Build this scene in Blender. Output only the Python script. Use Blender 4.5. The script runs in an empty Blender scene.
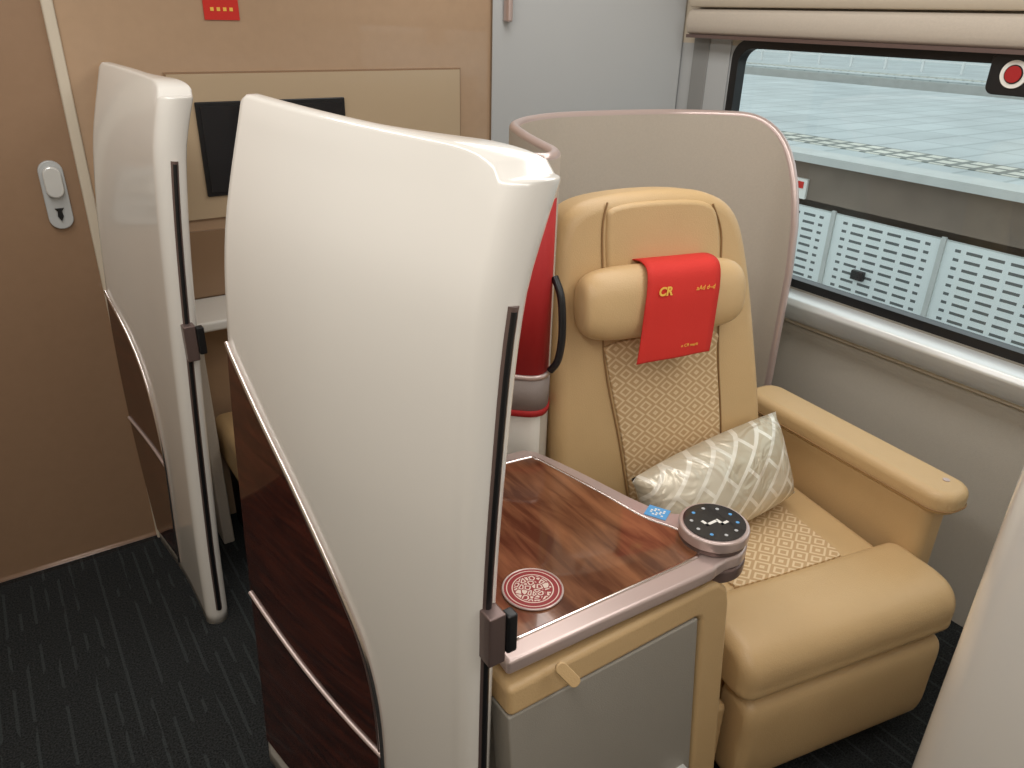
import bpy, bmesh, math, random
from mathutils import Vector, Matrix
random.seed(3)
scene=bpy.context.scene
try: scene.view_settings.view_transform='Standard'
except Exception: pass
def srgb(r,g,b):
    def c(v):
        v/=255.0
        return v/12.92 if v<=.04045 else ((v+.055)/1.055)**2.4
    return (c(r),c(g),c(b),1)
# ---------------- materials
def newmat(name,col,rough=.5,metal=0,spec=.5,coat=0,bump=0,bscale=200,var=0,vscale=8):
    m=bpy.data.materials.new(name); m.use_nodes=True
    nt=m.node_tree; b=nt.nodes['Principled BSDF']
    b.inputs['Base Color'].default_value=col
    b.inputs['Roughness'].default_value=rough
    b.inputs['Metallic'].default_value=metal
    b.inputs['Specular IOR Level'].default_value=spec
    b.inputs['Coat Weight'].default_value=coat
    tc=nt.nodes.new('ShaderNodeTexCoord')
    if bump:
        n=nt.nodes.new('ShaderNodeTexNoise'); n.inputs['Scale'].default_value=bscale; n.inputs['Detail'].default_value=3
        nt.links.new(tc.outputs['Object'],n.inputs['Vector'])
        bp=nt.nodes.new('ShaderNodeBump'); bp.inputs['Strength'].default_value=bump; bp.inputs['Distance'].default_value=.002
        nt.links.new(n.outputs['Fac'],bp.inputs['Height']); nt.links.new(bp.outputs['Normal'],b.inputs['Normal'])
    if var:
        n2=nt.nodes.new('ShaderNodeTexNoise'); n2.inputs['Scale'].default_value=vscale; n2.inputs['Detail'].default_value=4
        nt.links.new(tc.outputs['Object'],n2.inputs['Vector'])
        mx=nt.nodes.new('ShaderNodeMixRGB'); mx.inputs[1].default_value=tuple(c*(1-var) for c in col[:3])+(1,)
        mx.inputs[2].default_value=tuple(min(1,c*(1+var)) for c in col[:3])+(1,)
        nt.links.new(n2.outputs['Fac'],mx.inputs[0]); nt.links.new(mx.outputs[0],b.inputs['Base Color'])
    return m
def math_node(nt,op,a,b=None,c=None):
    n=nt.nodes.new('ShaderNodeMath'); n.operation=op
    for i,v in enumerate((a,b,c)):
        if v is None: continue
        if isinstance(v,(int,float)): n.inputs[i].default_value=v
        else: nt.links.new(v,n.inputs[i])
    return n.outputs[0]
def wood(name,dark,light,axis_scale,rough=.12):
    m=newmat(name,dark,rough,coat=.6); nt=m.node_tree; b=nt.nodes['Principled BSDF']
    tc=nt.nodes.new('ShaderNodeTexCoord'); mp=nt.nodes.new('ShaderNodeMapping'); mp.inputs['Scale'].default_value=axis_scale
    nt.links.new(tc.outputs['Object'],mp.inputs['Vector'])
    n=nt.nodes.new('ShaderNodeTexNoise'); n.inputs['Scale'].default_value=3; n.inputs['Detail'].default_value=6; n.inputs['Distortion'].default_value=.6
    nt.links.new(mp.outputs[0],n.inputs['Vector'])
    r=nt.nodes.new('ShaderNodeValToRGB'); r.color_ramp.elements[0].position=.35; r.color_ramp.elements[1].position=.68
    r.color_ramp.elements[0].color=dark; r.color_ramp.elements[1].color=light
    nt.links.new(n.outputs['Fac'],r.inputs[0]); nt.links.new(r.outputs[0],b.inputs['Base Color'])
    return m
def diamond(name,base,line,px,py,ax=('X','Z')):
    m=newmat(name,base,.65); nt=m.node_tree; b=nt.nodes['Principled BSDF']
    tc=nt.nodes.new('ShaderNodeTexCoord'); sp=nt.nodes.new('ShaderNodeSeparateXYZ'); nt.links.new(tc.outputs['Object'],sp.inputs[0])
    def tri(o,p):
        v=math_node(nt,'FRACT',math_node(nt,'MULTIPLY',o,1/p)); return math_node(nt,'ABSOLUTE',math_node(nt,'SUBTRACT',v,.5))
    d=math_node(nt,'ADD',tri(sp.outputs[ax[0]],px),tri(sp.outputs[ax[1]],py))
    s=math_node(nt,'SINE',math_node(nt,'MULTIPLY',d,2*math.pi*3))
    f=math_node(nt,'SMOOTH_MIN',math_node(nt,'MAXIMUM',math_node(nt,'MULTIPLY',s,1.6),0),1,.1)
    mx=nt.nodes.new('ShaderNodeMixRGB'); mx.inputs[1].default_value=base; mx.inputs[2].default_value=line
    nt.links.new(f,mx.inputs[0]); nt.links.new(mx.outputs[0],b.inputs['Base Color'])
    return m
M_white=newmat('gloss_white_lacquer',srgb(229,225,218),.2,coat=.4)
M_whitein=newmat('white_plastic',srgb(224,220,212),.35)
M_bronze=newmat('bronze_laminate',srgb(178,149,121),.22,coat=.4,var=.05,vscale=40)
M_door=newmat('door_laminate',srgb(148,119,94),.25,coat=.35,var=.05,vscale=40)
M_panel=newmat('champagne_panel',srgb(186,164,135),.28,coat=.3)
M_recess=newmat('recess_brown',srgb(142,114,88),.3)
M_grey=newmat('grey_cabinet',srgb(180,182,182),.4)
M_seal=newmat('grey_seal',srgb(140,140,138),.5)
M_shell=newmat('shell_fabric',srgb(188,177,163),.75,bump=.3,bscale=400,var=.06,vscale=150)
M_wall=newmat('wall_fabric',srgb(190,183,171),.7,bump=.3,bscale=300,var=.05,vscale=120)
M_cream=newmat('cream_trim',srgb(204,192,173),.5)
M_leather=newmat('tan_leather',srgb(200,168,122),.4,bump=.35,bscale=350,var=.05,vscale=12)
M_seam=newmat('seam_thread',srgb(146,112,72),.7)
M_red=newmat('red_cloth',srgb(205,42,32),.75,bump=.4,bscale=500)
M_redd=newmat('red_upholstery',srgb(165,25,25),.7)
M_gold=newmat('gold_print',srgb(240,190,80),.4)
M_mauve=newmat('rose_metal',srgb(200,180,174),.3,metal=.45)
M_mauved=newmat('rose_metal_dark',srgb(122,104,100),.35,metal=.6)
M_chrome=newmat('chrome',srgb(225,214,210),.18,metal=1)
M_alu=newmat('aluminium',srgb(226,227,225),.3,metal=.4)
M_black=newmat('black_plastic',srgb(22,22,24),.35)
M_screen=newmat('tv_glass',srgb(30,32,36),.12,coat=.5)
M_greyp=newmat('grey_vinyl',srgb(150,144,134),.55,bump=.3,bscale=500)
M_paper=newmat('white_print',srgb(235,232,225),.5)
M_blue=newmat('blue_sticker',srgb(90,160,215),.4)
M_mesh=newmat('grey_mesh',srgb(140,128,122),.8,bump=.6,bscale=800)
M_wood_d=wood('dark_rosewood',srgb(46,20,15),srgb(82,38,26),(2,2,18),.12)
M_wood_t=wood('walnut_table',srgb(90,53,37),srgb(146,97,68),(12,2.0,2),.10)
M_diab=diamond('diamond_fabric_back',srgb(192,157,114),srgb(222,197,158),.056,.044)
M_diac=diamond('diamond_fabric_seat',srgb(192,157,114),srgb(222,197,158),.056,.05,('X','Y'))
# satin pillow: bold interlocking blocks, soft creases
M_satin=newmat('champagne_satin',srgb(205,190,160),.32,metal=.25)
nt=M_satin.node_tree; b=nt.nodes['Principled BSDF']; tc=nt.nodes.new('ShaderNodeTexCoord')
ck=nt.nodes.new('ShaderNodeTexBrick'); ck.inputs['Scale'].default_value=1; ck.inputs['Brick Width'].default_value=.11; ck.inputs['Row Height'].default_value=.045
ck.inputs['Color1'].default_value=srgb(196,184,160); ck.inputs['Color2'].default_value=srgb(218,208,188); ck.inputs['Mortar'].default_value=srgb(238,231,216); ck.inputs['Mortar Size'].default_value=.005
mp=nt.nodes.new('ShaderNodeMapping'); mp.inputs['Rotation'].default_value=(math.radians(90),0,0)
mp2=nt.nodes.new('ShaderNodeMapping'); mp2.inputs['Rotation'].default_value=(0,0,math.radians(38))
nt.links.new(tc.outputs['Object'],mp.inputs[0]); nt.links.new(mp.outputs[0],mp2.inputs[0]); nt.links.new(mp2.outputs[0],ck.inputs['Vector']); nt.links.new(ck.outputs['Color'],b.inputs['Base Color'])
ns=nt.nodes.new('ShaderNodeTexNoise'); ns.inputs['Scale'].default_value=9; ns.inputs['Detail'].default_value=2; ns.inputs['Distortion'].default_value=1.8; nt.links.new(tc.outputs['Object'],ns.inputs['Vector'])
bp=nt.nodes.new('ShaderNodeBump'); bp.inputs['Strength'].default_value=.7; bp.inputs['Distance'].default_value=.02; nt.links.new(ns.outputs['Fac'],bp.inputs['Height']); nt.links.new(bp.outputs[0],b.inputs['Normal'])
# carpet
M_carpet=newmat('carpet',srgb(40,42,42),.95,spec=.1); nt=M_carpet.node_tree; b=nt.nodes['Principled BSDF']
tc=nt.nodes.new('ShaderNodeTexCoord'); sp=nt.nodes.new('ShaderNodeSeparateXYZ'); nt.links.new(tc.outputs['Object'],sp.inputs[0])
fx=math_node(nt,'FRACT',math_node(nt,'MULTIPLY',sp.outputs['X'],1/.036))
line=math_node(nt,'MULTIPLY',math_node(nt,'GREATER_THAN',fx,.40),math_node(nt,'LESS_THAN',fx,.60))
mp=nt.nodes.new('ShaderNodeMapping'); mp.inputs['Scale'].default_value=(28,8,1); nt.links.new(tc.outputs['Object'],mp.inputs[0])
n1=nt.nodes.new('ShaderNodeTexNoise'); n1.inputs['Scale'].default_value=1; n1.inputs['Detail'].default_value=1; nt.links.new(mp.outputs[0],n1.inputs['Vector'])
dash=math_node(nt,'MULTIPLY',line,math_node(nt,'GREATER_THAN',n1.outputs['Fac'],.48))
ns=nt.nodes.new('ShaderNodeTexNoise'); ns.inputs['Scale'].default_value=220; ns.inputs['Detail'].default_value=2; nt.links.new(tc.outputs['Object'],ns.inputs['Vector'])
r1=nt.nodes.new('ShaderNodeValToRGB'); r1.color_ramp.elements[0].position=.3; r1.color_ramp.elements[1].position=.75
r1.color_ramp.elements[0].color=srgb(24,25,26); r1.color_ramp.elements[1].color=srgb(58,60,60); nt.links.new(ns.outputs['Fac'],r1.inputs[0])
mx=nt.nodes.new('ShaderNodeMixRGB'); nt.links.new(math_node(nt,'MULTIPLY',dash,.24),mx.inputs[0]); nt.links.new(r1.outputs[0],mx.inputs[1]); mx.inputs[2].default_value=srgb(84,92,92)
nt.links.new(mx.outputs[0],b.inputs['Base Color'])
bp=nt.nodes.new('ShaderNodeBump'); bp.inputs['Strength'].default_value=.8; bp.inputs['Distance'].default_value=.004; nt.links.new(ns.outputs['Fac'],bp.inputs['Height']); nt.links.new(bp.outputs[0],b.inputs['Normal'])
# glass
M_glass=bpy.data.materials.new('window_glass'); M_glass.use_nodes=True; nt=M_glass.node_tree; nt.nodes.clear()
o=nt.nodes.new('ShaderNodeOutputMaterial'); mxs=nt.nodes.new('ShaderNodeMixShader'); mxs.inputs[0].default_value=.04
t=nt.nodes.new('ShaderNodeBsdfTransparent'); t.inputs[0].default_value=(.95,.98,.98,1); g=nt.nodes.new('ShaderNodeBsdfGlossy'); g.inputs['Roughness'].default_value=.02
nt.links.new(t.outputs[0],mxs.inputs[1]); nt.links.new(g.outputs[0],mxs.inputs[2]); nt.links.new(mxs.outputs[0],o.inputs[0])
def brickmat(name,c1,c2,mo,w,h,ms,rough=.8):
    m=newmat(name,c1,rough); nt=m.node_tree; b=nt.nodes['Principled BSDF']; tc=nt.nodes.new('ShaderNodeTexCoord')
    bk=nt.nodes.new('ShaderNodeTexBrick'); bk.inputs['Scale'].default_value=1; bk.inputs['Brick Width'].default_value=w; bk.inputs['Row Height'].default_value=h; bk.inputs['Mortar Size'].default_value=ms
    bk.offset=0
    bk.inputs['Color1'].default_value=c1; bk.inputs['Color2'].default_value=c2; bk.inputs['Mortar'].default_value=mo
    ns=nt.nodes.new('ShaderNodeTexNoise'); ns.inputs['Scale'].default_value=.7; ns.inputs['Detail'].default_value=6; nt.links.new(tc.outputs['Object'],ns.inputs['Vector'])
    rp=nt.nodes.new('ShaderNodeValToRGB'); rp.color_ramp.elements[0].position=.3; rp.color_ramp.elements[1].position=.7; rp.color_ramp.elements[0].color=(.72,.72,.72,1); nt.links.new(ns.outputs['Fac'],rp.inputs[0])
    mx=nt.nodes.new('ShaderNodeMixRGB'); mx.blend_type='MULTIPLY'; mx.inputs[0].default_value=1
    nt.links.new(tc.outputs['Object'],bk.inputs['Vector']); nt.links.new(bk.outputs['Color'],mx.inputs[1]); nt.links.new(rp.outputs[0],mx.inputs[2]); nt.links.new(mx.outputs[0],b.inputs['Base Color']); return m
M_plat=brickmat('platform_paving',srgb(184,192,192),srgb(172,181,181),srgb(146,156,156),1.2,.6,.03,.4)
M_tact=brickmat('tactile_paving',srgb(226,224,212),srgb(214,212,200),srgb(130,134,128),.3,.3,.05)
M_conc=newmat('platform_concrete',srgb(122,108,96),.9,var=.3,vscale=2)
M_lip=newmat('platform_lip',srgb(190,192,188),.8,var=.15,vscale=3)
M_ball=newmat('track_bed',srgb(96,92,88),.95,var=.3,vscale=20)
M_louv=newmat('louvre_panel',srgb(224,230,228),.6); nt=M_louv.node_tree; b=nt.nodes['Principled BSDF']; tc=nt.nodes.new('ShaderNodeTexCoord'); sp=nt.nodes.new('ShaderNodeSeparateXYZ'); nt.links.new(tc.outputs['Object'],sp.inputs[0])
def band(o,p,lo,hi):
    fr=math_node(nt,'FRACT',math_node(nt,'MULTIPLY',o,1/p)); return math_node(nt,'MULTIPLY',math_node(nt,'GREATER_THAN',fr,lo),math_node(nt,'LESS_THAN',fr,hi))
s=math_node(nt,'MULTIPLY',band(sp.outputs['Y'],.25,.13,.87),band(sp.outputs['Z'],.105,.34,.68))
s=math_node(nt,'MULTIPLY',s,band(sp.outputs['Y'],1.5,.10,.90))
mx=nt.nodes.new('ShaderNodeMixRGB'); mx.inputs[1].default_value=srgb(224,230,228); mx.inputs[2].default_value=srgb(92,98,98)
nt.links.new(s,mx.inputs[0]); nt.links.new(mx.outputs[0],b.inputs['Base Color'])

# ---------------- geometry helpers
def empty(name):
    e=bpy.data.objects.new(name,None); scene.collection.objects.link(e); return e
def add(name,verts,faces,mat,parent=None,smooth=True,matrix=None):
    me=bpy.data.meshes.new(name); me.from_pydata([tuple(v) for v in verts],[],faces); me.update()
    bm=bmesh.new(); bm.from_mesh(me); bmesh.ops.recalc_face_normals(bm,faces=bm.faces); bm.to_mesh(me); bm.free()
    ob=bpy.data.objects.new(name,me); scene.collection.objects.link(ob)
    if mat: me.materials.append(mat)
    if smooth:
        for p in me.polygons: p.use_smooth=True
    if matrix is not None: ob.matrix_world=matrix
    if parent: ob.parent=parent
    return ob
def bevel(ob,w,seg=3,ang=35):
    md=ob.modifiers.new('b','BEVEL'); md.width=w; md.segments=seg; md.limit_method='ANGLE'; md.angle_limit=math.radians(ang); md.harden_normals=False
    wn=ob.modifiers.new('wn','WEIGHTED_NORMAL'); wn.keep_sharp=False
    return ob
def box(name,lo,hi,mat,parent=None,bev=0,seg=3,matrix=None):
    x0,y0,z0=lo;x1,y1,z1=hi
    v=[(x0,y0,z0),(x1,y0,z0),(x1,y1,z0),(x0,y1,z0),(x0,y0,z1),(x1,y0,z1),(x1,y1,z1),(x0,y1,z1)]
    f=[(0,3,2,1),(4,5,6,7),(0,1,5,4),(1,2,6,5),(2,3,7,6),(3,0,4,7)]
    ob=add(name,v,f,mat,parent,smooth=bev>0,matrix=matrix)
    if bev: bevel(ob,bev,seg)
    return ob
def hexa(name,bot,top,mat,parent=None,bev=0,seg=3):
    v=list(bot)+list(top); f=[(0,3,2,1),(4,5,6,7),(0,1,5,4),(1,2,6,5),(2,3,7,6),(3,0,4,7)]
    ob=add(name,v,f,mat,parent,smooth=bev>0)
    if bev: bevel(ob,bev,seg)
    return ob
def prism(name,pts,f3,depth_vec,mat,parent=None,bev=0,seg=3,matrix=None):
    a=[Vector(f3(*p)) for p in pts]; d=Vector(depth_vec); n=len(a)
    v=a+[p+d for p in a]; f=[tuple(range(n)),tuple(range(2*n-1,n-1,-1))]+[(i,(i+1)%n,n+(i+1)%n,n+i) for i in range(n)]
    ob=add(name,v,f,mat,parent,smooth=bev>0,matrix=matrix)
    if bev: bevel(ob,bev,seg)
    return ob
def rrect(x0,y0,x1,y1,r,n=6):
    out=[]
    for cx,cy,a0 in ((x1-r,y1-r,0),(x0+r,y1-r,90),(x0+r,y0+r,180),(x1-r,y0+r,270)):
        for i in range(n+1):
            a=math.radians(a0+90*i/n); out.append((cx+r*math.cos(a),cy+r*math.sin(a)))
    return out
def tube(name,pts,r,mat,parent=None,cyc=False,matrix=None):
    c=bpy.data.curves.new(name,'CURVE'); c.dimensions='3D'; c.bevel_depth=r; c.bevel_resolution=3; c.use_fill_caps=True
    s=c.splines.new('POLY'); s.points.add(len(pts)-1)
    for i,p in enumerate(pts): s.points[i].co=(p[0],p[1],p[2],1)
    s.use_cyclic_u=cyc; c.materials.append(mat)
    tmp=bpy.data.objects.new(name+'_c',c); scene.collection.objects.link(tmp)
    dg=bpy.context.evaluated_depsgraph_get(); me=bpy.data.meshes.new_from_object(tmp.evaluated_get(dg))
    bpy.data.objects.remove(tmp); bpy.data.curves.remove(c)
    me.name=name
    ob=bpy.data.objects.new(name,me); scene.collection.objects.link(ob)
    for p in me.polygons: p.use_smooth=True
    if matrix is not None: ob.matrix_world=matrix
    if parent: ob.parent=parent
    return ob
def smoothpath(pts,n=8):
    out=[]; P=[Vector(p) for p in pts]
    for i in range(len(P)-1):
        p0=P[max(i-1,0)];p1=P[i];p2=P[i+1];p3=P[min(i+2,len(P)-1)]
        for k in range(n):
            t=k/n
            out.append(.5*((2*p1)+(-p0+p2)*t+(2*p0-5*p1+4*p2-p3)*t*t+(-p0+3*p1-3*p2+p3)*t**3))
    out.append(P[-1]); return out
def interp(tab,x):
    if x<=tab[0][0]: return tab[0][1]
    if x>=tab[-1][0]: return tab[-1][1]
    for i in range(len(tab)-1):
        a,b=tab[i]; c,d=tab[i+1]
        if x<=c:
            h=c-a; t=(x-a)/h
            m0=((d-b)/h) if i==0 else (d-tab[i-1][1])/(c-tab[i-1][0])
            m1=((d-b)/h) if i+2>=len(tab) else (tab[i+2][1]-b)/(tab[i+2][0]-a)
            return (2*t**3-3*t*t+1)*b+(t**3-2*t*t+t)*h*m0+(-2*t**3+3*t*t)*d+(t**3-t*t)*h*m1
def cyl(name,c,r,h,mat,parent=None,bev=0,n=48):
    pts=[(c[0]+r*math.cos(2*math.pi*i/n),c[1]+r*math.sin(2*math.pi*i/n)) for i in range(n)]
    ob=prism(name,pts,lambda x,y:(x,y,c[2]),(0,0,h),mat,parent)
    if bev: bevel(ob,bev,3,50)
    return ob
def text(name,s,size,mat,parent,matrix,ext=.0003,bold=0):
    c=bpy.data.curves.new(name,'FONT'); c.body=s; c.size=size; c.extrude=ext; c.offset=bold; c.shear=.2
    tmp=bpy.data.objects.new(name+'_c',c); scene.collection.objects.link(tmp)
    dg=bpy.context.evaluated_depsgraph_get(); me=bpy.data.meshes.new_from_object(tmp.evaluated_get(dg)); bpy.data.objects.remove(tmp)
    me.materials.clear(); me.materials.append(mat)
    ob=bpy.data.objects.new(name,me); scene.collection.objects.link(ob); ob.matrix_world=matrix
    if parent: ob.parent=parent
    return ob

# ---------------- room shell
XR=2.10; YB=2.36; ZC=2.2; XL=-.95; YF=-2.2
box('floor',(XL-.05,YF-.05,-.05),(XR+.08,YB+.12,0),M_carpet)
box('ceiling',(XL-.05,YF-.05,ZC),(XR+.08,YB+.12,ZC+.05),M_cream)
box('wall_left',(XL-.05,YF,0),(XL,YB+.1,ZC),M_cream)
box('wall_front',(XL,YF-.05,0),(XR,YF,ZC),M_cream)
wy0,wy1,wz0,wz1=-.15,1.82,.835,1.535
e=empty('wall_window_side'); HI=.010; WT=.03
box('lower_panel',(XR,YF,0),(XR+WT,YB,wz0+HI),M_wall,e)
box('upper_panel',(XR,YF,wz1-HI),(XR+WT,YB,ZC),M_cream,e)
box('rear_panel',(XR,wy1-HI,wz0+HI),(XR+WT,YB,wz1-HI),M_grey,e)
box('fore_panel',(XR,YF,wz0+HI),(XR+WT,wy0+HI,wz1-HI),M_grey,e)
w=empty('window_1')
def ring(name,outer,inner,x0,x1,mat,parent):
    n=len(outer); v=[(x0,a,b) for a,b in outer]+[(x0,a,b) for a,b in inner]+[(x1,a,b) for a,b in outer]+[(x1,a,b) for a,b in inner]
    f=[]
    for i in range(n):
        j=(i+1)%n
        f+=[(i,j,n+j,n+i),(2*n+i,3*n+i,3*n+j,2*n+j),(i,2*n+i,2*n+j,j),(n+i,n+j,3*n+j,3*n+i)]
    return add(name,v,f,mat,parent,smooth=False)
ring('rubber_frame',rrect(wy0-.01,wz0-.01,wy1+.01,wz1+.01,.06,8),rrect(wy0+.018,wz0+.016,wy1-.018,wz1-.016,.05,8),XR-.006,XR+.032,M_black,w)
box('glass_pane',(XR+.018,wy0+.012,wz0+.012),(XR+.022,wy1-.012,wz1-.012),M_glass,w)
e=empty('trim_window_surround')
box('plate',(XR-.006,wy1+.02,.82),(XR+.001,1.93,1.545),M_grey,e)
box('seal',(XR-.010,1.93,.82),(XR+.001,2.0,1.56),M_seal,e,.003)
e=empty('window_sill')
prism('ledge',[(XR,.818),(XR-.03,.816),(XR-.058,.806),(XR-.066,.79),(XR-.055,.745),(XR-.04,.730),(XR,.728)],lambda x,z:(x,YF+.01,z),(0,YB-.32-YF,0),M_alu,e,.004)
box('lower_lip',(XR-.022,YF+.01,.712),(XR+.001,YB-.32,.728),M_cream,e,.004)
# blind housing
e=empty('window_blind')
prof=[(XR,1.55),(XR-.035,1.55),(XR-.05,1.558),(XR-.058,1.575),(XR-.058,1.60),(XR-.05,1.62),(XR-.035,1.628),(XR,1.63)]
prism('bottom_roll',prof,lambda x,z:(x,YF+.02,z),(0,2.0-YF-.02,0),M_shell,e,.004)
prism('housing',[(XR,1.634),(XR-.045,1.634),(XR-.06,1.66),(XR-.09,1.9),(XR-.09,2.0),(XR,2.0)],lambda x,z:(x,YF+.02,z),(0,2.0-YF-.02,0),M_cream,e,.004)
box('pull_bar',(XR-.062,YF+.03,1.543),(XR-.02,1.99,1.553),M_mauved,e)
e=empty('emergency_sign')
prism('plate',rrect(.86,1.452,1.005,1.548,.02),lambda y,z:(XR-.035,y,z),(.035,0,0),M_black,e,.003)
def disc_yz(name,x,cy,cz,r,mat,parent,t=.003):
    return prism(name,[(cy+r*math.cos(a*math.pi/16),cz+r*math.sin(a*math.pi/16)) for a in range(32)],lambda y,z:(x,y,z),(t,0,0),mat,parent)
disc_yz('white_ring',XR-.039,.945,1.500,.031,M_paper,e,.004)
disc_yz('dark_ring',XR-.041,.945,1.500,.021,M_black,e,.004)
disc_yz('red_button',XR-.043,.945,1.500,.0185,M_redd,e,.004)
# bulkhead
e=empty('wall_bulkhead')
box('main',(.225,YB,0),(1.52,YB+.06,ZC),M_bronze,e)
box('behind',(1.5,YB+.02,0),(XR+.06,YB+.08,ZC),M_grey,e)
box('light_leak_backing',(XL,YB+.06,0),(XR+.06,YB+.10,ZC),M_grey,e)  # unseen backing, added to stop outside light leaking through beside the door trim
box('aisle_side',(XL,YB,0),(-.62,YB+.06,ZC),M_door,e)
d=empty('door_1')
box('leaf',(-.62,YB+.002,0),(.215,YB+.06,ZC),M_door,d)
prism('lock_plate',rrect(.118,1.05,.176,1.228,.028),lambda x,z:(x,YB-.010,z),(0,.012,0),M_grey,d,.003)
prism('lock_knob',rrect(.126,1.135,.168,1.215,.02),lambda x,z:(x,YB-.026,z),(0,.017,0),M_alu,d,.004)
prism('lock_lever',[(.140,1.085),(.147,1.072),(.154,1.085),(.152,1.098),(.158,1.106),(.136,1.106),(.142,1.098)],lambda x,z:(x,YB-.014,z),(0,.005,0),M_black,d)
box('trim_1',(.209,YB-.010,0),(.236,YB+.03,ZC),M_cream,None,.005)
box('baseboard_bulkhead',(-.62,YB-.008,0),(.209,YB+.0,.014),M_chrome)
e=empty('corner_locker')
hexa('locker_door',[(1.50,2.345,.0),(2.095,2.055,.0),(2.095,2.36,.0),(1.52,2.36,.0)],[(1.50,2.345,2.2),(2.095,2.055,2.2),(2.095,2.36,2.2),(1.52,2.36,2.2)],M_grey,e,.006)
box('handle',(1.53,2.29,1.575),(1.548,2.325,1.75),M_mauve,e,.006)
e=empty('tv_panel')
box('frame_line',(.462,YB-.006,1.03),(1.385,YB,1.435),M_recess,e)
box('face',(.467,YB-.010,1.035),(1.38,YB-.004,1.43),M_panel,e)
box('screen_bezel',(.528,YB-.018,1.098),(.968,YB-.008,1.358),M_black,e,.003)
box('screen',(.54,YB-.020,1.11),(.956,YB-.017,1.346),M_screen,e)
e=empty('bulkhead_shelf')
box('niche_back',(.40,YB-.012,.80),(1.40,YB,1.0),M_recess,e)
box('shelf_top',(.38,2.14,.765),(1.40,YB,.795),M_whitein,e,.008)
box('niche_side',(.385,2.2,.0),(.42,YB,.765),M_shell,e,.005)
e=empty('footrest_ottoman')
box('cushion',(.435,2.0,.27),(.98,2.33,.42),M_leather,e,.03,5)
box('base',(.46,2.02,0.0),(.96,2.32,.27),M_black,e,.01)
e=empty('notice_sticker')
box('sheet',(.59,YB-.004,1.565),(.683,YB,1.66),M_red,e)
for i in range(4): box('glyph_%d'%i,(.607+i*.017,YB-.005,1.587),(.616+i*.017,YB-.004,1.596),M_gold,e)
box('pictogram',(.625,YB-.005,1.615),(.65,YB-.004,1.64),M_gold,e)

# ---------------- partitions
def partition(name,yf,yn,XF,XN,ZT,wood_tab,bar,latch_z,slot,W,BU):
    root=empty(name); T0=.014
    def wd(s,z): return T0+(interp(W,z)-T0)*max(0,(s-.60)/.40)**1.4
    def ox(s,z): return interp(XF,z)*(1-s)+(interp(XN,z)-interp(W,z))*s-BU*math.sin(math.pi*s)
    def cx(s,z): return ox(s,z)+wd(s,z)
    def ztop(s):
        z=ZT[0]*(1-s)+ZT[1]*s
        if s>.84: q=(s-.84)/.16; z-=.028*(1-math.sqrt(max(0,1-q*q)))
        if s<.03: q=(.03-s)/.03; z-=.006*(1-math.sqrt(max(0,1-q*q)))
        return z
    N=48; prof=[]
    for i in range(N+1): prof.append((i/N,-1,None))
    for k in range(1,12): prof.append((1,0,math.pi*k/12))
    for i in range(N,-1,-1): prof.append((i/N,1,None))
    for k in range(1,6): prof.append((0,2,math.pi*k/6))
    def pos(p,z,ins=0):
        s,side,a=p; w=max(.002,wd(s,z)-ins); y=yf+(yn+.034-yf)*s; x=cx(s,z)
        if side in(-1,1): return (x+side*w,y,z)
        if side==0: return (x-w*math.cos(a),y-min(.034,w)*math.sin(a),z)
        return (x+w*math.cos(a),y+w*math.sin(a)*.6,z)
    K=44; verts=[];n=len(prof); TB=.007
    for i in range(K+1):
        h=i/K
        for p in prof: verts.append(pos(p,.0+h*(ztop(p[0])-TB)))
    for ins,dz in((.0012,.0035),(.0035,.006),(.007,.007)):
        for p in prof: verts.append(pos(p,ztop(p[0])-TB+dz,ins))
    R=K+4; faces=[]
    for r in range(R-1):
        for i in range(n):
            j=(i+1)%n; faces.append((r*n+i,r*n+j,(r+1)*n+j,(r+1)*n+i))
    b0=(R-1)*n
    for i in range(N): faces.append((b0+i,b0+i+1,b0+(N+12+N)-i-1,b0+(N+12+N)-i))
    faces.append(tuple(b0+N+k for k in range(0,13)))
    faces.append(tuple([b0+(N+12+N)+k for k in range(0,6)]+[b0]))
    faces.append(tuple(range(n-1,-1,-1)))
    add('shell',verts,faces,M_white,root)
    def outer(s,z,off): return (ox(s,z)-off,yf+(yn+.034-yf)*s,z)
    zs=[wood_tab[0][0]+(wood_tab[-1][0]-wood_tab[0][0])*i/60 for i in range(61)]
    v=[];f=[];m=14
    for z in zs:
        sb=max(.005,interp(wood_tab,z))
        for i in range(m+1): v.append(outer(sb*i/m,z,.003))
    for r in range(60):
        for i in range(m): q=r*(m+1)+i; f.append((q,q+1,q+m+2,q+m+1))
    add('wood_inlay',v,f,M_wood_d,root)
    tube('inlay_trim',[outer(max(.005,interp(wood_tab,z)),z,.004) for z in zs],.005,M_chrome,root)
    tube('inlay_trim_inner',[outer(max(.003,interp(wood_tab,z)-.018),z-.004,.003) for z in zs],.0025,M_mauved,root)
    (z0,z1)=bar; L=[]
    for i in range(13):
        t=i/12; z=z0+(z1-z0)*t; L.append(outer(interp(wood_tab,z)*t,z,.004))
    tube('inlay_bar',L,.0045,M_mauve,root)
    zt=slot
    def tip(z,o): return (cx(1,z)+.003,yn+.034-min(.034,wd(1,z))-o,z)
    tube('slot_rim',[tip(.05+(zt-.05)*i/30,-.003) for i in range(31)],.0085,M_mauved,root)
    tube('slot',[tip(.05+(zt-.006-.05)*i/30,.0) for i in range(31)],.0062,M_black,root)
    x=cx(1,latch_z)
    box('latch_plate',(x-.008,yn-.024,latch_z-.045),(x+.020,yn+.006,latch_z+.045),M_mauved,root,.003)
    box('latch_hook',(x+.020,yn-.028,latch_z-.03),(x+.038,yn-.008,latch_z+.04),M_black,root,.004)
    return root
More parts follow.
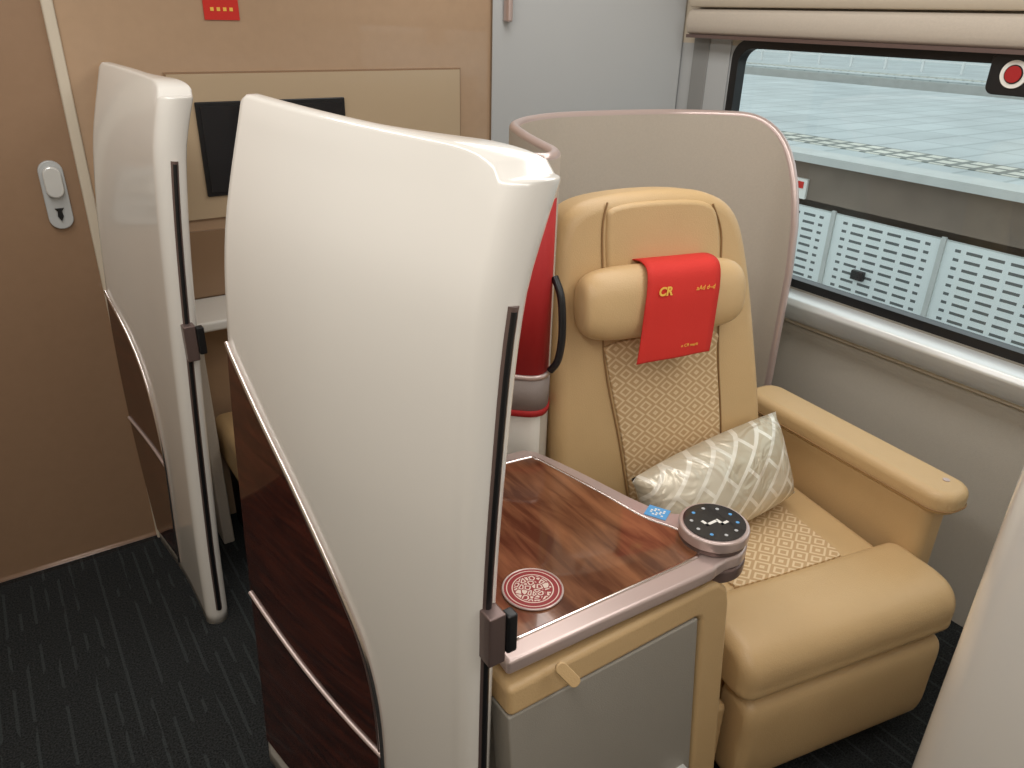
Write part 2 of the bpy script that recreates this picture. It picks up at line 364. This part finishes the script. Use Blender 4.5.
partition('privacy_partition',1.325,.70,
 [(0,.250),(.19,.259),(.7,.277),(1.06,.296),(1.26,.318),(1.47,.372)],
 [(0,.44),(.5,.445),(.85,.450),(1.1,.462),(1.29,.480),(1.38,.505),(1.45,.529)],
 (1.475,1.460),
 [(.07,.735),(.42,.735),(.54,.72),(.64,.675),(.71,.61),(.79,.51),(.88,.37),(.97,.19),(1.06,.0)],(.50,.40),.80,1.29,
 [(0,.03),(.8,.032),(1.2,.036),(1.46,.042)],.018)
partition('privacy_partition',2.33,1.84,
 [(0,.215),(.47,.205),(.88,.215),(1.25,.253),(1.46,.308)],
 [(0,.275),(.3,.285),(.92,.32),(1.29,.352),(1.40,.378),(1.445,.395)],
 (1.465,1.45),
 [(.05,.46),(.40,.58),(.56,.54),(.68,.44),(.77,.28),(.87,.0)],(.47,.42),.87,1.29,
 [(0,.03),(.8,.032),(1.2,.034),(1.46,.038)],-.010)

# ---------------- seat shell
def shell(name,path,ztf,mat,trim,th=.03,zb=.0):
    root=empty(name); n=len(path); K=20; v=[];f=[]
    L=[0]
    for i in range(1,n): L.append(L[-1]+(path[i]-path[i-1]).length)
    nor=[]
    for i in range(n):
        t=(path[min(i+1,n-1)]-path[max(i-1,0)]).normalized(); nor.append(Vector((-t.y,t.x,0)))
    for side in(0,1):
        for k in range(K+1):
            for i in range(n):
                q=path[i]+nor[i]*(th/2 if side else -th/2); zt=ztf(L[i],L[-1]); v.append((q.x,q.y,zb+(zt-zb)*k/K))
    M=(K+1)*n
    for s in(0,1):
        for k in range(K):
            for i in range(n-1):
                a=s*M+k*n+i; f.append((a,a+1,a+n+1,a+n))
    for i in range(n-1): f.append((K*n+i,K*n+i+1,M+K*n+i+1,M+K*n+i)); f.append((i,i+1,M+i+1,M+i))
    for k in range(K): f.append((k*n,(k+1)*n,M+(k+1)*n,M+k*n)); f.append((k*n+n-1,(k+1)*n+n-1,M+(k+1)*n+n-1,M+k*n+n-1))
    ob=add('shell_wall',v,f,mat,root,smooth=False)
    for p in ob.data.polygons: p.use_smooth=True
    md=ob.modifiers.new('e','EDGE_SPLIT'); md.split_angle=math.radians(50)
    pts=[(path[0].x,path[0].y,zb+.3)]+[(path[i].x,path[i].y,ztf(L[i],L[-1])) for i in range(n)]
    if trim: tube('edge_trim',pts,th*.5,trim,root)
    return root
sp_=smoothpath([(1.935,1.36,0),(1.955,1.47,0),(1.92,1.58,0),(1.82,1.68,0),(1.68,1.745,0),(1.42,1.79,0),(1.26,1.76,0),(1.14,1.67,0),(1.065,1.52,0),(1.02,1.40,0),(.980,1.29,0),(.928,1.245,0),(.88,1.28,0),(.84,1.33,0),(.70,1.36,0),(.42,1.365,0)],6)
def ztf(l,T):
    if l<.26:
        q=(.26-l)/.26; return 1.343-.42*(1-math.sqrt(max(0,1-q**2.2)))
    return 1.343
shroot=shell('seat_shell',sp_,ztf,M_shell,M_mauve,.026)
nose=smoothpath([(1.048,1.46,0),(1.022,1.39,0),(.982,1.29,0),(.922,1.228,0),(.868,1.265,0),(.83,1.31,0),(.70,1.342,0),(.45,1.345,0)],6)
n=len(nose); v=[(p.x,p.y,z) for z in (.0,1.328) for p in nose]; f=[(i,i+1,n+i+1,n+i) for i in range(n-1)]
ob=add('column_cover',v,f,M_whitein,shroot); md=ob.modifiers.new('s','SOLIDIFY'); md.thickness=.005
e=empty('red_side_pocket')
def follow(name,off,z0,z1,mat,par,i0=10,i1=30):
    pts=[]
    for i in range(i0,i1):
        t=(nose[i+1]-nose[i-1]).normalized(); nn=Vector((t.y,-t.x,0))
        if nn.dot(Vector((-.4,-1,0)))<0: nn=-nn
        k=min(1,(i-i0)/5,(i1-1-i)/3)
        pts.append(nose[i]+nn*(.004+off*k))
    m=len(pts); v=[(p.x,p.y,z) for z in(z0,z1) for p in pts]; f=[(i,i+1,m+i+1,m+i) for i in range(m-1)]
    ob=add(name,v,f,mat,par); md=ob.modifiers.new('s','SOLIDIFY'); md.thickness=.005; return ob
follow('fabric',.004,.88,1.265,M_redd,e)
follow('mesh_band',.008,.80,.875,M_mesh,e)
follow('red_piping',.010,.785,.80,M_redd,e)
follow('top_piping',.009,.875,.886,M_mauve,e)
tube('strap_loop',smoothpath([(.955,1.235,1.10),(.955,1.208,1.06),(.955,1.198,.98),(.952,1.204,.92),(.945,1.22,.89)],6),.0085,M_black,e)

# ---------------- side table console
c=empty('side_console')
hexa('grey_panel',[(.50,.635,.03),(.905,.625,.03),(.905,.70,.03),(.50,.70,.03)],[(.485,.688,.615),(.90,.684,.615),(.90,.74,.615),(.485,.74,.615)],M_greyp,c,.004)
hexa('body',[(.50,.65,.0),(.965,.64,.0),(.99,1.15,.0),(.52,1.15,.0)],[(.49,.70,.60),(.96,.695,.60),(.92,1.15,.60),(.50,1.20,.60)],M_greyp,c,.01)
border=[(.485,.615),(.895,.615),(.905,.61),(.91,.60),(.91,.01),(.985,.01),(.985,.61),(.978,.645),(.955,.668),(.93,.672),(.485,.672)]
prism('leather_border',border,lambda x,z:(x,.685-(.62-z)*.1,z),(0,.10,0),M_leather,c,.012,4)
box('leather_top',(.49,.72,.60),(.945,1.20,.672),M_leather,c,.015,4)
prism('pull_tab',rrect(-.010,-.040,.010,.012,.0095),lambda x,z:(x,0,z),(0,.007,0),M_leather,c,.002,matrix=Matrix.Translation((.570,.666,.690))@Matrix.Rotation(math.radians(-34),4,'Y')@Matrix.Rotation(math.radians(-25),4,'X'))
box('label_plate',(.845,.625,.235),(.885,.66,.275),M_alu,c,.002)
t=empty('side_table')
outer=smoothpath([(.49,.70,0),(.70,.693,0),(.90,.685,0),(.935,.688,0),(.962,.69,0),(1.0,.688,0),(1.04,.71,0),(1.06,.755,0),(1.045,.80,0),(1.01,.832,0),(.975,.86,0),(.95,.93,0),(.925,1.05,0),(.90,1.15,0),(.88,1.195,0),(.84,1.21,0),(.60,1.225,0),(.52,1.22,0)],5)
prism('tray',[(p.x,p.y) for p in outer],lambda x,y:(x,y,.690),(0,0,.028),M_mauve,t,.009,4)
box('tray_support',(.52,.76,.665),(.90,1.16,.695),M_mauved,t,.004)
inner=smoothpath([(.51,.735,0),(.70,.73,0),(.89,.725,0),(.925,.728,0),(.95,.745,0),(.957,.775,0),(.945,.815,0),(.922,.87,0),(.905,.98,0),(.878,1.12,0),(.868,1.155,0),(.84,1.172,0),(.60,1.19,0),(.55,1.18,0)],5)
prism('wood_top',[(p.x,p.y) for p in inner],lambda x,y:(x,y,.7165),(0,0,.003),M_wood_t,t)
tube('wood_rim',[(p.x,p.y,.7185) for p in inner],.0035,M_chrome,t,cyc=True)
QM=Matrix.Translation((.955,.865,.7185))@Matrix.Rotation(math.radians(-62),4,'Z')
box('qr_sticker',(-.022,-.018,0),(.022,.018,.001),M_blue,t,matrix=QM)
for i in range(5):
    for j in range(4):
        if (i*7+j*5)%3: box('qr_%d%d'%(i,j),(-.014+i*.006,-.011+j*.006,.001),(-.010+i*.006,-.007+j*.006,.0014),M_paper,t,matrix=QM)
M_coast=newmat('coaster_print',srgb(150,30,35),.4); nt=M_coast.node_tree; b=nt.nodes['Principled BSDF']; tc=nt.nodes.new('ShaderNodeTexCoord'); sp=nt.nodes.new('ShaderNodeSeparateXYZ'); nt.links.new(tc.outputs['Object'],sp.inputs[0])
x,y=sp.outputs['X'],sp.outputs['Y']
r=math_node(nt,'SQRT',math_node(nt,'ADD',math_node(nt,'MULTIPLY',x,x),math_node(nt,'MULTIPLY',y,y)))
vo=nt.nodes.new('ShaderNodeTexVoronoi'); vo.feature='DISTANCE_TO_EDGE'; vo.inputs['Scale'].default_value=95; nt.links.new(tc.outputs['Object'],vo.inputs['Vector'])
scr=math_node(nt,'LESS_THAN',math_node(nt,'ABSOLUTE',math_node(nt,'SUBTRACT',vo.outputs['Distance'],.18)),.09)
scr=math_node(nt,'MULTIPLY',scr,math_node(nt,'LESS_THAN',r,.032))
def rg(a,b_): return math_node(nt,'MULTIPLY',math_node(nt,'GREATER_THAN',r,a),math_node(nt,'LESS_THAN',r,b_))
f1=math_node(nt,'MAXIMUM',math_node(nt,'MAXIMUM',rg(.034,.036),rg(.0435,.0452)),scr)
mx=nt.nodes.new('ShaderNodeMixRGB'); mx.inputs[1].default_value=srgb(146,30,34); mx.inputs[2].default_value=srgb(226,205,192)
nt.links.new(f1,mx.inputs[0]); nt.links.new(mx.outputs[0],b.inputs['Base Color'])
co=empty('drink_coaster')
n=48; v=[(.05*math.cos(2*math.pi*i/n),.05*math.sin(2*math.pi*i/n),z) for z in(0,.004) for i in range(n)]
add('disc',v,[tuple(range(n-1,-1,-1)),tuple(range(n,2*n))]+[(i,(i+1)%n,n+(i+1)%n,n+i) for i in range(n)],M_coast,co,False,Matrix.Translation((.615,.812,.7195)))
tube('rim',[(.615+.051*math.cos(2*math.pi*i/n),.812+.051*math.sin(2*math.pi*i/n),.7225) for i in range(n)],.002,M_mauve,co,cyc=True)
dd=empty('seat_control_dial')
C=(.988,.752)
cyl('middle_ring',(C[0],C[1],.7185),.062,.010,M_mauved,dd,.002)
cyl('top_ring',(C[0],C[1],.7285),.066,.024,M_mauve,dd,.005)
cyl('touch_screen',(C[0],C[1],.7525),.058,.002,M_screen,dd)
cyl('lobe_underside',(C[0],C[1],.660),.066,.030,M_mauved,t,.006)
for i in range(10):
    a=2*math.pi*i/10; cyl('led_%d'%i,(C[0]+.043*math.cos(a),C[1]+.043*math.sin(a),.7545),.0035,.0004,M_blue if i%3==0 else M_grey,dd,n=12)
for k,(x0,y0,x1,y1) in enumerate([(-.022,-.003,.006,.003),(.004,-.016,.010,.003),(.004,-.016,.022,-.010),(-.022,-.003,-.016,.014)]):
    box('icon_%d'%k,(C[0]+x0,C[1]+y0,.7545),(C[0]+x1,C[1]+y1,.755),M_paper,dd)

# ---------------- seat
S=empty('armchair')
def yawm(x,y,z,deg,tilt=0,roll=0): return Matrix.Translation((x,y,z))@Matrix.Rotation(math.radians(deg),4,'Z')@Matrix.Rotation(math.radians(tilt),4,'X')@Matrix.Rotation(math.radians(roll),4,'Y')
MB=yawm(.975,1.174,.36,-13,-8)
ol=smoothpath([(.0,0,0),(-.012,.25,0),(-.012,.5,0),(-.008,.72,0),(.008,.825,0),(.045,.876,0),(.13,.898,0),(.28,.903,0),(.39,.888,0),(.465,.84,0),(.508,.73,0),(.55,.52,0),(.587,.28,0),(.602,0,0)],5)
prism('backrest',[(p.x,p.y) for p in ol],lambda x,z:(x,0,z),(0,.13,0),M_leather,S,.045,6,matrix=MB)
cp=smoothpath([(.205,.05,0),(.165,.30,0),(.118,.52,0),(.12,.56,0),(.25,.57,0),(.41,.56,0),(.42,.5,0),(.445,.30,0),(.455,.05,0)],5)
prism('backrest_pattern',[(p.x,p.y) for p in cp],lambda x,z:(x,-.006,z),(0,.02,0),M_diab,S,.006,3,matrix=MB)
prism('backrest_upper_pad',[(p.x,p.y) for p in smoothpath([(.125,.60,0),(.115,.72,0),(.112,.83,0),(.13,.872,0),(.27,.880,0),(.38,.865,0),(.41,.80,0),(.415,.70,0),(.41,.60,0)],5)],lambda x,z:(x,-.008,z),(0,.03,0),M_leather,S,.012,4,matrix=MB)
for nm,pts in (('seam_left',[(.200,.05),(.158,.30),(.113,.52),(.106,.72),(.104,.83),(.115,.883)]),('seam_right',[(.460,.05),(.450,.30),(.428,.5),(.42,.70),(.415,.80),(.388,.865)])):
    tube(nm,[(p.x,-.002,p.y) for p in smoothpath([(a,b_,0) for a,b_ in pts],5)],.0022,M_seam,S,matrix=MB)
def pillow(name,w,h,d,mat,parent,matrix,ex=3.2,ez=2.6,ey=2.0,nx=28,nz=18):
    v=[];f=[]
    for i in range(nx+1):
        u=-math.pi/2+math.pi*i/nx
        cu,su=math.cos(u),math.sin(u)
        xx=w/2*math.copysign(abs(su)**(2/ex),su); rr=abs(cu)**(2/ex)
        for j in range(nz*2):
            a=math.pi*j/nz; ca,sa=math.cos(a),math.sin(a)
            v.append((xx,d/2*rr*math.copysign(abs(ca)**(2/ey),ca),h/2*rr*math.copysign(abs(sa)**(2/ez),sa)))
    m=nz*2
    for i in range(nx):
        for j in range(m): f.append((i*m+j,i*m+(j+1)%m,(i+1)*m+(j+1)%m,(i+1)*m+j))
    return add(name,v,f,mat,parent,True,matrix)
MH=yawm(1.220,1.175,1.024,-13,-8)
pillow('headrest',.418,.168,.105,M_leather,S,MH,ex=5,ez=2.8)
RC=empty('headrest_cover')
prof=[(.060,.045),(.056,.07),(.038,.087),(.0,.091),(-.036,.084),(-.054,.066),(-.0605,.03),(-.062,-.0),(-.060,-.05),(-.059,-.09),(-.057,-.122)]
pr=smoothpath([(a,b_,0) for a,b_ in prof],5); v=[];f=[]
nn=len(pr); m=10
for i,p in enumerate(pr):
    for j in range(m+1):
        t_=j/m; q=max(0,i/nn-.3)/.7; sk=-.034*q; v.append((-.062+(.184+.006*q)*t_+sk,p.x-.002+.002*math.sin(t_*9)*(i/nn),p.y-.008*q*(1-t_)))
for i in range(nn-1):
    for j in range(m): q=i*(m+1)+j; f.append((q,q+1,q+m+2,q+m+1))
ob=add('cloth',v,f,M_red,RC,True,MH); md=ob.modifiers.new('s','SOLIDIFY'); md.thickness=.003; md.offset=0
RX=Matrix.Rotation(math.radians(90),4,'X')
text('logo','CR',.026,M_gold,RC,MH@Matrix.Translation((-.050,-.0675,.022))@RX,bold=.0010)
text('script','aAd d~d',.014,M_gold,RC,MH@Matrix.Translation((.046,-.0675,.026))@RX)
text('footer','o CR mark',.010,M_gold,RC,MH@Matrix.Translation((.015,-.0635,-.102))@RX)
MC=yawm(1.340,.600,0,-11)
box('seat_base',(-.27,.09,.10),(.27,.55,.33),M_leather,S,.03,4,MC)
def loftx(name,prof,x0,x1,mat,rnd,matrix,parent):
    cyy=sum(p[0] for p in prof)/len(prof); czz=sum(p[1] for p in prof)/len(prof)
    v=[];f=[];n=len(prof)
    sec=[(x0+rnd*(1-math.cos(math.pi/2*i/6)),math.sin(math.pi/2*i/6)) for i in range(7)]
    mid=[(x0+rnd+(x1-x0-2*rnd)*i/8,1) for i in range(1,8)]
    sec=sec+mid+[(x1-rnd*(1-math.cos(math.pi/2*i/6)),math.sin(math.pi/2*i/6)) for i in range(6,-1,-1)]
    for x,s in sec:
        for (y,z) in prof:
            dy,dz=y-cyy,z-czz; L=math.hypot(dy,dz); k=max(.0,(L-rnd*(1-s))/L) ; v.append((x,cyy+dy*k,czz+dz*k))
    for i in range(len(sec)-1):
        for j in range(n): f.append((i*n+j,i*n+(j+1)%n,(i+1)*n+(j+1)%n,(i+1)*n+j))
    f.append(tuple(range(n))); f.append(tuple(range((len(sec)-1)*n,len(sec)*n)))
    return add(name,v,f,mat,parent,True,matrix)
def closedsm(pts,n=5):
    P=[Vector((a,b_,0)) for a,b_ in pts]; out=[];N=len(P)
    for i in range(N):
        p0,p1,p2,p3=P[i-1],P[i],P[(i+1)%N],P[(i+2)%N]
        for k in range(n):
            t=k/n; q=.5*((2*p1)+(-p0+p2)*t+(2*p0-5*p1+4*p2-p3)*t*t+(-p0+3*p1-3*p2+p3)*t**3); out.append((q.x,q.y))
    return out
loftx('cushion_front',closedsm([(.0,.335),(-.012,.37),(-.008,.415),(.02,.447),(.07,.460),(.13,.457),(.19,.448),(.2,.40),(.2,.335),(.1,.325)]),-.305,.305,M_leather,.035,MC,S)
box('cushion_rear',(-.28,.17,.33),(.25,.60,.447),M_leather,S,.03,5,MC)
prism('cushion_pattern',[(p.x,p.y) for p in smoothpath([(-.19,.60,0),(-.19,.25,0),(-.185,.20,0),(-.17,.19,0),(0,.188,0),(.11,.19,0),(.125,.20,0),(.13,.25,0),(.13,.60,0)],5)],lambda x,y:(x,y,.435),(0,0,.018),M_diac,S,.006,3,matrix=MC)
loftx('leg_rest',closedsm([(.015,.315),(-.01,.29),(-.015,.2),(-.01,.10),(.01,.07),(.07,.07),(.09,.12),(.09,.29),(.06,.32)]),-.28,.29,M_leather,.03,MC,S)
box('leg_rest_side',(-.34,.03,.08),(-.30,.30,.30),M_leather,S,.015,4,MC)
box('pedestal',(-.2,.15,.0),(.2,.5,.12),M_black,S,.01,3,MC)
MA=yawm(1.645,.668,0,-5)
prism('arm_top',rrect(-.005,-.04,.115,.60,.05,8),lambda x,y:(x,y,.575),(0,0,.062),M_leather,S,.022,5,matrix=MA)
prism('arm_side',rrect(.01,.0,.10,.58,.03,6),lambda x,y:(x,y,.12),(0,0,.46),M_leather,S,.01,3,matrix=MA)
tube('arm_seam',[(p[0],p[1],.592) for p in rrect(-.0055,-.0405,.1155,.6005,.05,8)],.0018,M_seam,S,cyc=True,matrix=MA)
cyl('arm_button',(1.717,.678,.636),.008,.003,M_mauve,S,n=20)
# throw pillow
TP=empty('lumbar_pillow')
MP=yawm(1.328,1.02,.568,-5,-24,-6)
def cushion(name,w,h,d,mat,parent,matrix,N=28):
    v=[];f=[]
    for side in(-1,1):
        for i in range(N+1):
            for j in range(N+1):
                u=-1+2*i/N; q=-1+2*j/N
                x=w/2*u*(1-.05*(1-q*q)*abs(u)); z=h/2*q*(1+.08*(1-abs(u)**2))*(1+.04*u)
                th=max(0,(1-abs(u)**3.4))**.5*max(0,(1-abs(q)**2.6))**.55
                v.append((x,side*d/2*th,z))
    m=(N+1)**2
    for s in(0,1):
        for i in range(N):
            for j in range(N): a=s*m+i*(N+1)+j; f.append((a,a+1,a+N+2,a+N+1))
    ob=add(name,v,f,mat,parent,True,matrix)
    bm=bmesh.new(); bm.from_mesh(ob.data); bmesh.ops.remove_doubles(bm,verts=bm.verts,dist=.0003); bmesh.ops.recalc_face_normals(bm,faces=bm.faces); bm.to_mesh(ob.data); bm.free()
    for p in ob.data.polygons: p.use_smooth=True
    return ob
cushion('pillow_body',.48,.215,.145,M_satin,TP,MP)
text('pillow_logo','CR',.05,M_mauved,TP,MP@Matrix.Translation((-.15,-.068,-.055))@Matrix.Rotation(math.radians(72),4,'X'),bold=.002)

# ---------------- next seat's shell at lower right
E=smoothpath([(1.95,.16,0),(1.6,.22,0),(1.30,.32,0),(1.18,.345,0),(1.115,.325,0),(1.075,.26,0),(1.025,.10,0),(.965,-.10,0),(.915,-.35,0)],6)
shell('neighbour_seat_shell',E,lambda l,T:1.35,M_white,M_mauve,.035)

# ---------------- outside
PX=9.3
p=empty('station_platform')
box('slab',(PX+.35,-40,-.25),(21.5,70,0),M_plat,p)
box('edge_lip',(PX-.1,-40,-.1),(PX+.35,70,.002),M_lip,p)
box('tactile_strip',(PX+.8,-40,0),(PX+1.5,70,.01),M_tact,p)
box('recess_wall',(PX+.5,-40,-1.75),(PX+.7,70,-.1),M_conc,p)
box('beam',(PX+.1,-40,-.62),(PX+.5,70,-.1),M_conc,p)
box('louvre_screen',(PX,-40,-1.75),(PX+.08,70,-.70),M_louv,p)
for i in range(24): box('post_%d'%i,(PX-.03,-12+i*1.5-.03,-1.75),(PX,-12+i*1.5+.03,-.66),M_lip,p)
box('notice_plate',(PX+.06,6.55,-.62),(PX+.1,6.85,-.35),M_paper,p)
box('notice_red',(PX+.05,6.6,-.48),(PX+.06,6.8,-.39),M_red,p)
box('socket_box',(PX-.06,5.38,-1.46),(PX,5.55,-1.34),M_black,p)
q=empty('far_platform')
box('slab',(26,-60,-.25),(60,110,.0),M_plat,q)
box('edge_face',(25.9,-60,-1.75),(26.1,110,-.05),M_lip,q)
box('tactile_strip',(26.9,-60,0),(27.6,110,.01),M_tact,q)
f_=empty('platform_railing')
for i in range(60):
    box('rail_post_%d'%i,(30,-10+i*1.5,0.0),(30.08,-9.92+i*1.5,1.1),M_alu,f_)
for z in(.35,.7,1.08): box('rail_bar_%d'%int(z*100),(30.01,-10,z),(30.06,80,z+.05),M_alu,f_)
box('ground',(3.5,-60,-1.85),(26,110,-1.75),M_ball)
box('background_wall',(60,-60,0),(60.5,140,9),M_grey)

# ---------------- lights
def area(name,loc,sx,sy,power,col,rot=(0,0,0)):
    l=bpy.data.lights.new(name,'AREA'); l.shape='RECTANGLE'; l.size=sx; l.size_y=sy; l.energy=power; l.color=col
    o=bpy.data.objects.new(name,l); o.location=loc; o.rotation_euler=rot; scene.collection.objects.link(o)
area('ceiling_light_aisle',(-.05,.2,2.17),.30,3.8,31,(1,.98,.945))
area('ceiling_light_seat',(1.35,.4,2.17),.5,3.4,25,(1,.985,.955))
wd_=bpy.data.worlds.new('w'); scene.world=wd_; wd_.use_nodes=True
wd_.node_tree.nodes['Background'].inputs[0].default_value=(.87,.95,.97,1); wd_.node_tree.nodes['Background'].inputs[1].default_value=1.35
# ---------------- camera
cd=bpy.data.cameras.new('camera'); cd.sensor_width=36; cd.lens=765/1024*36; cd.clip_start=.02; cd.clip_end=500
co_=bpy.data.objects.new('camera',cd); scene.collection.objects.link(co_)
co_.matrix_world=Matrix(((.8292,.2253,-.5115,0),(-.5586,.3737,-.7406,0),(.0243,.8998,.4358,1.6),(0,0,0,1)))
scene.camera=co_
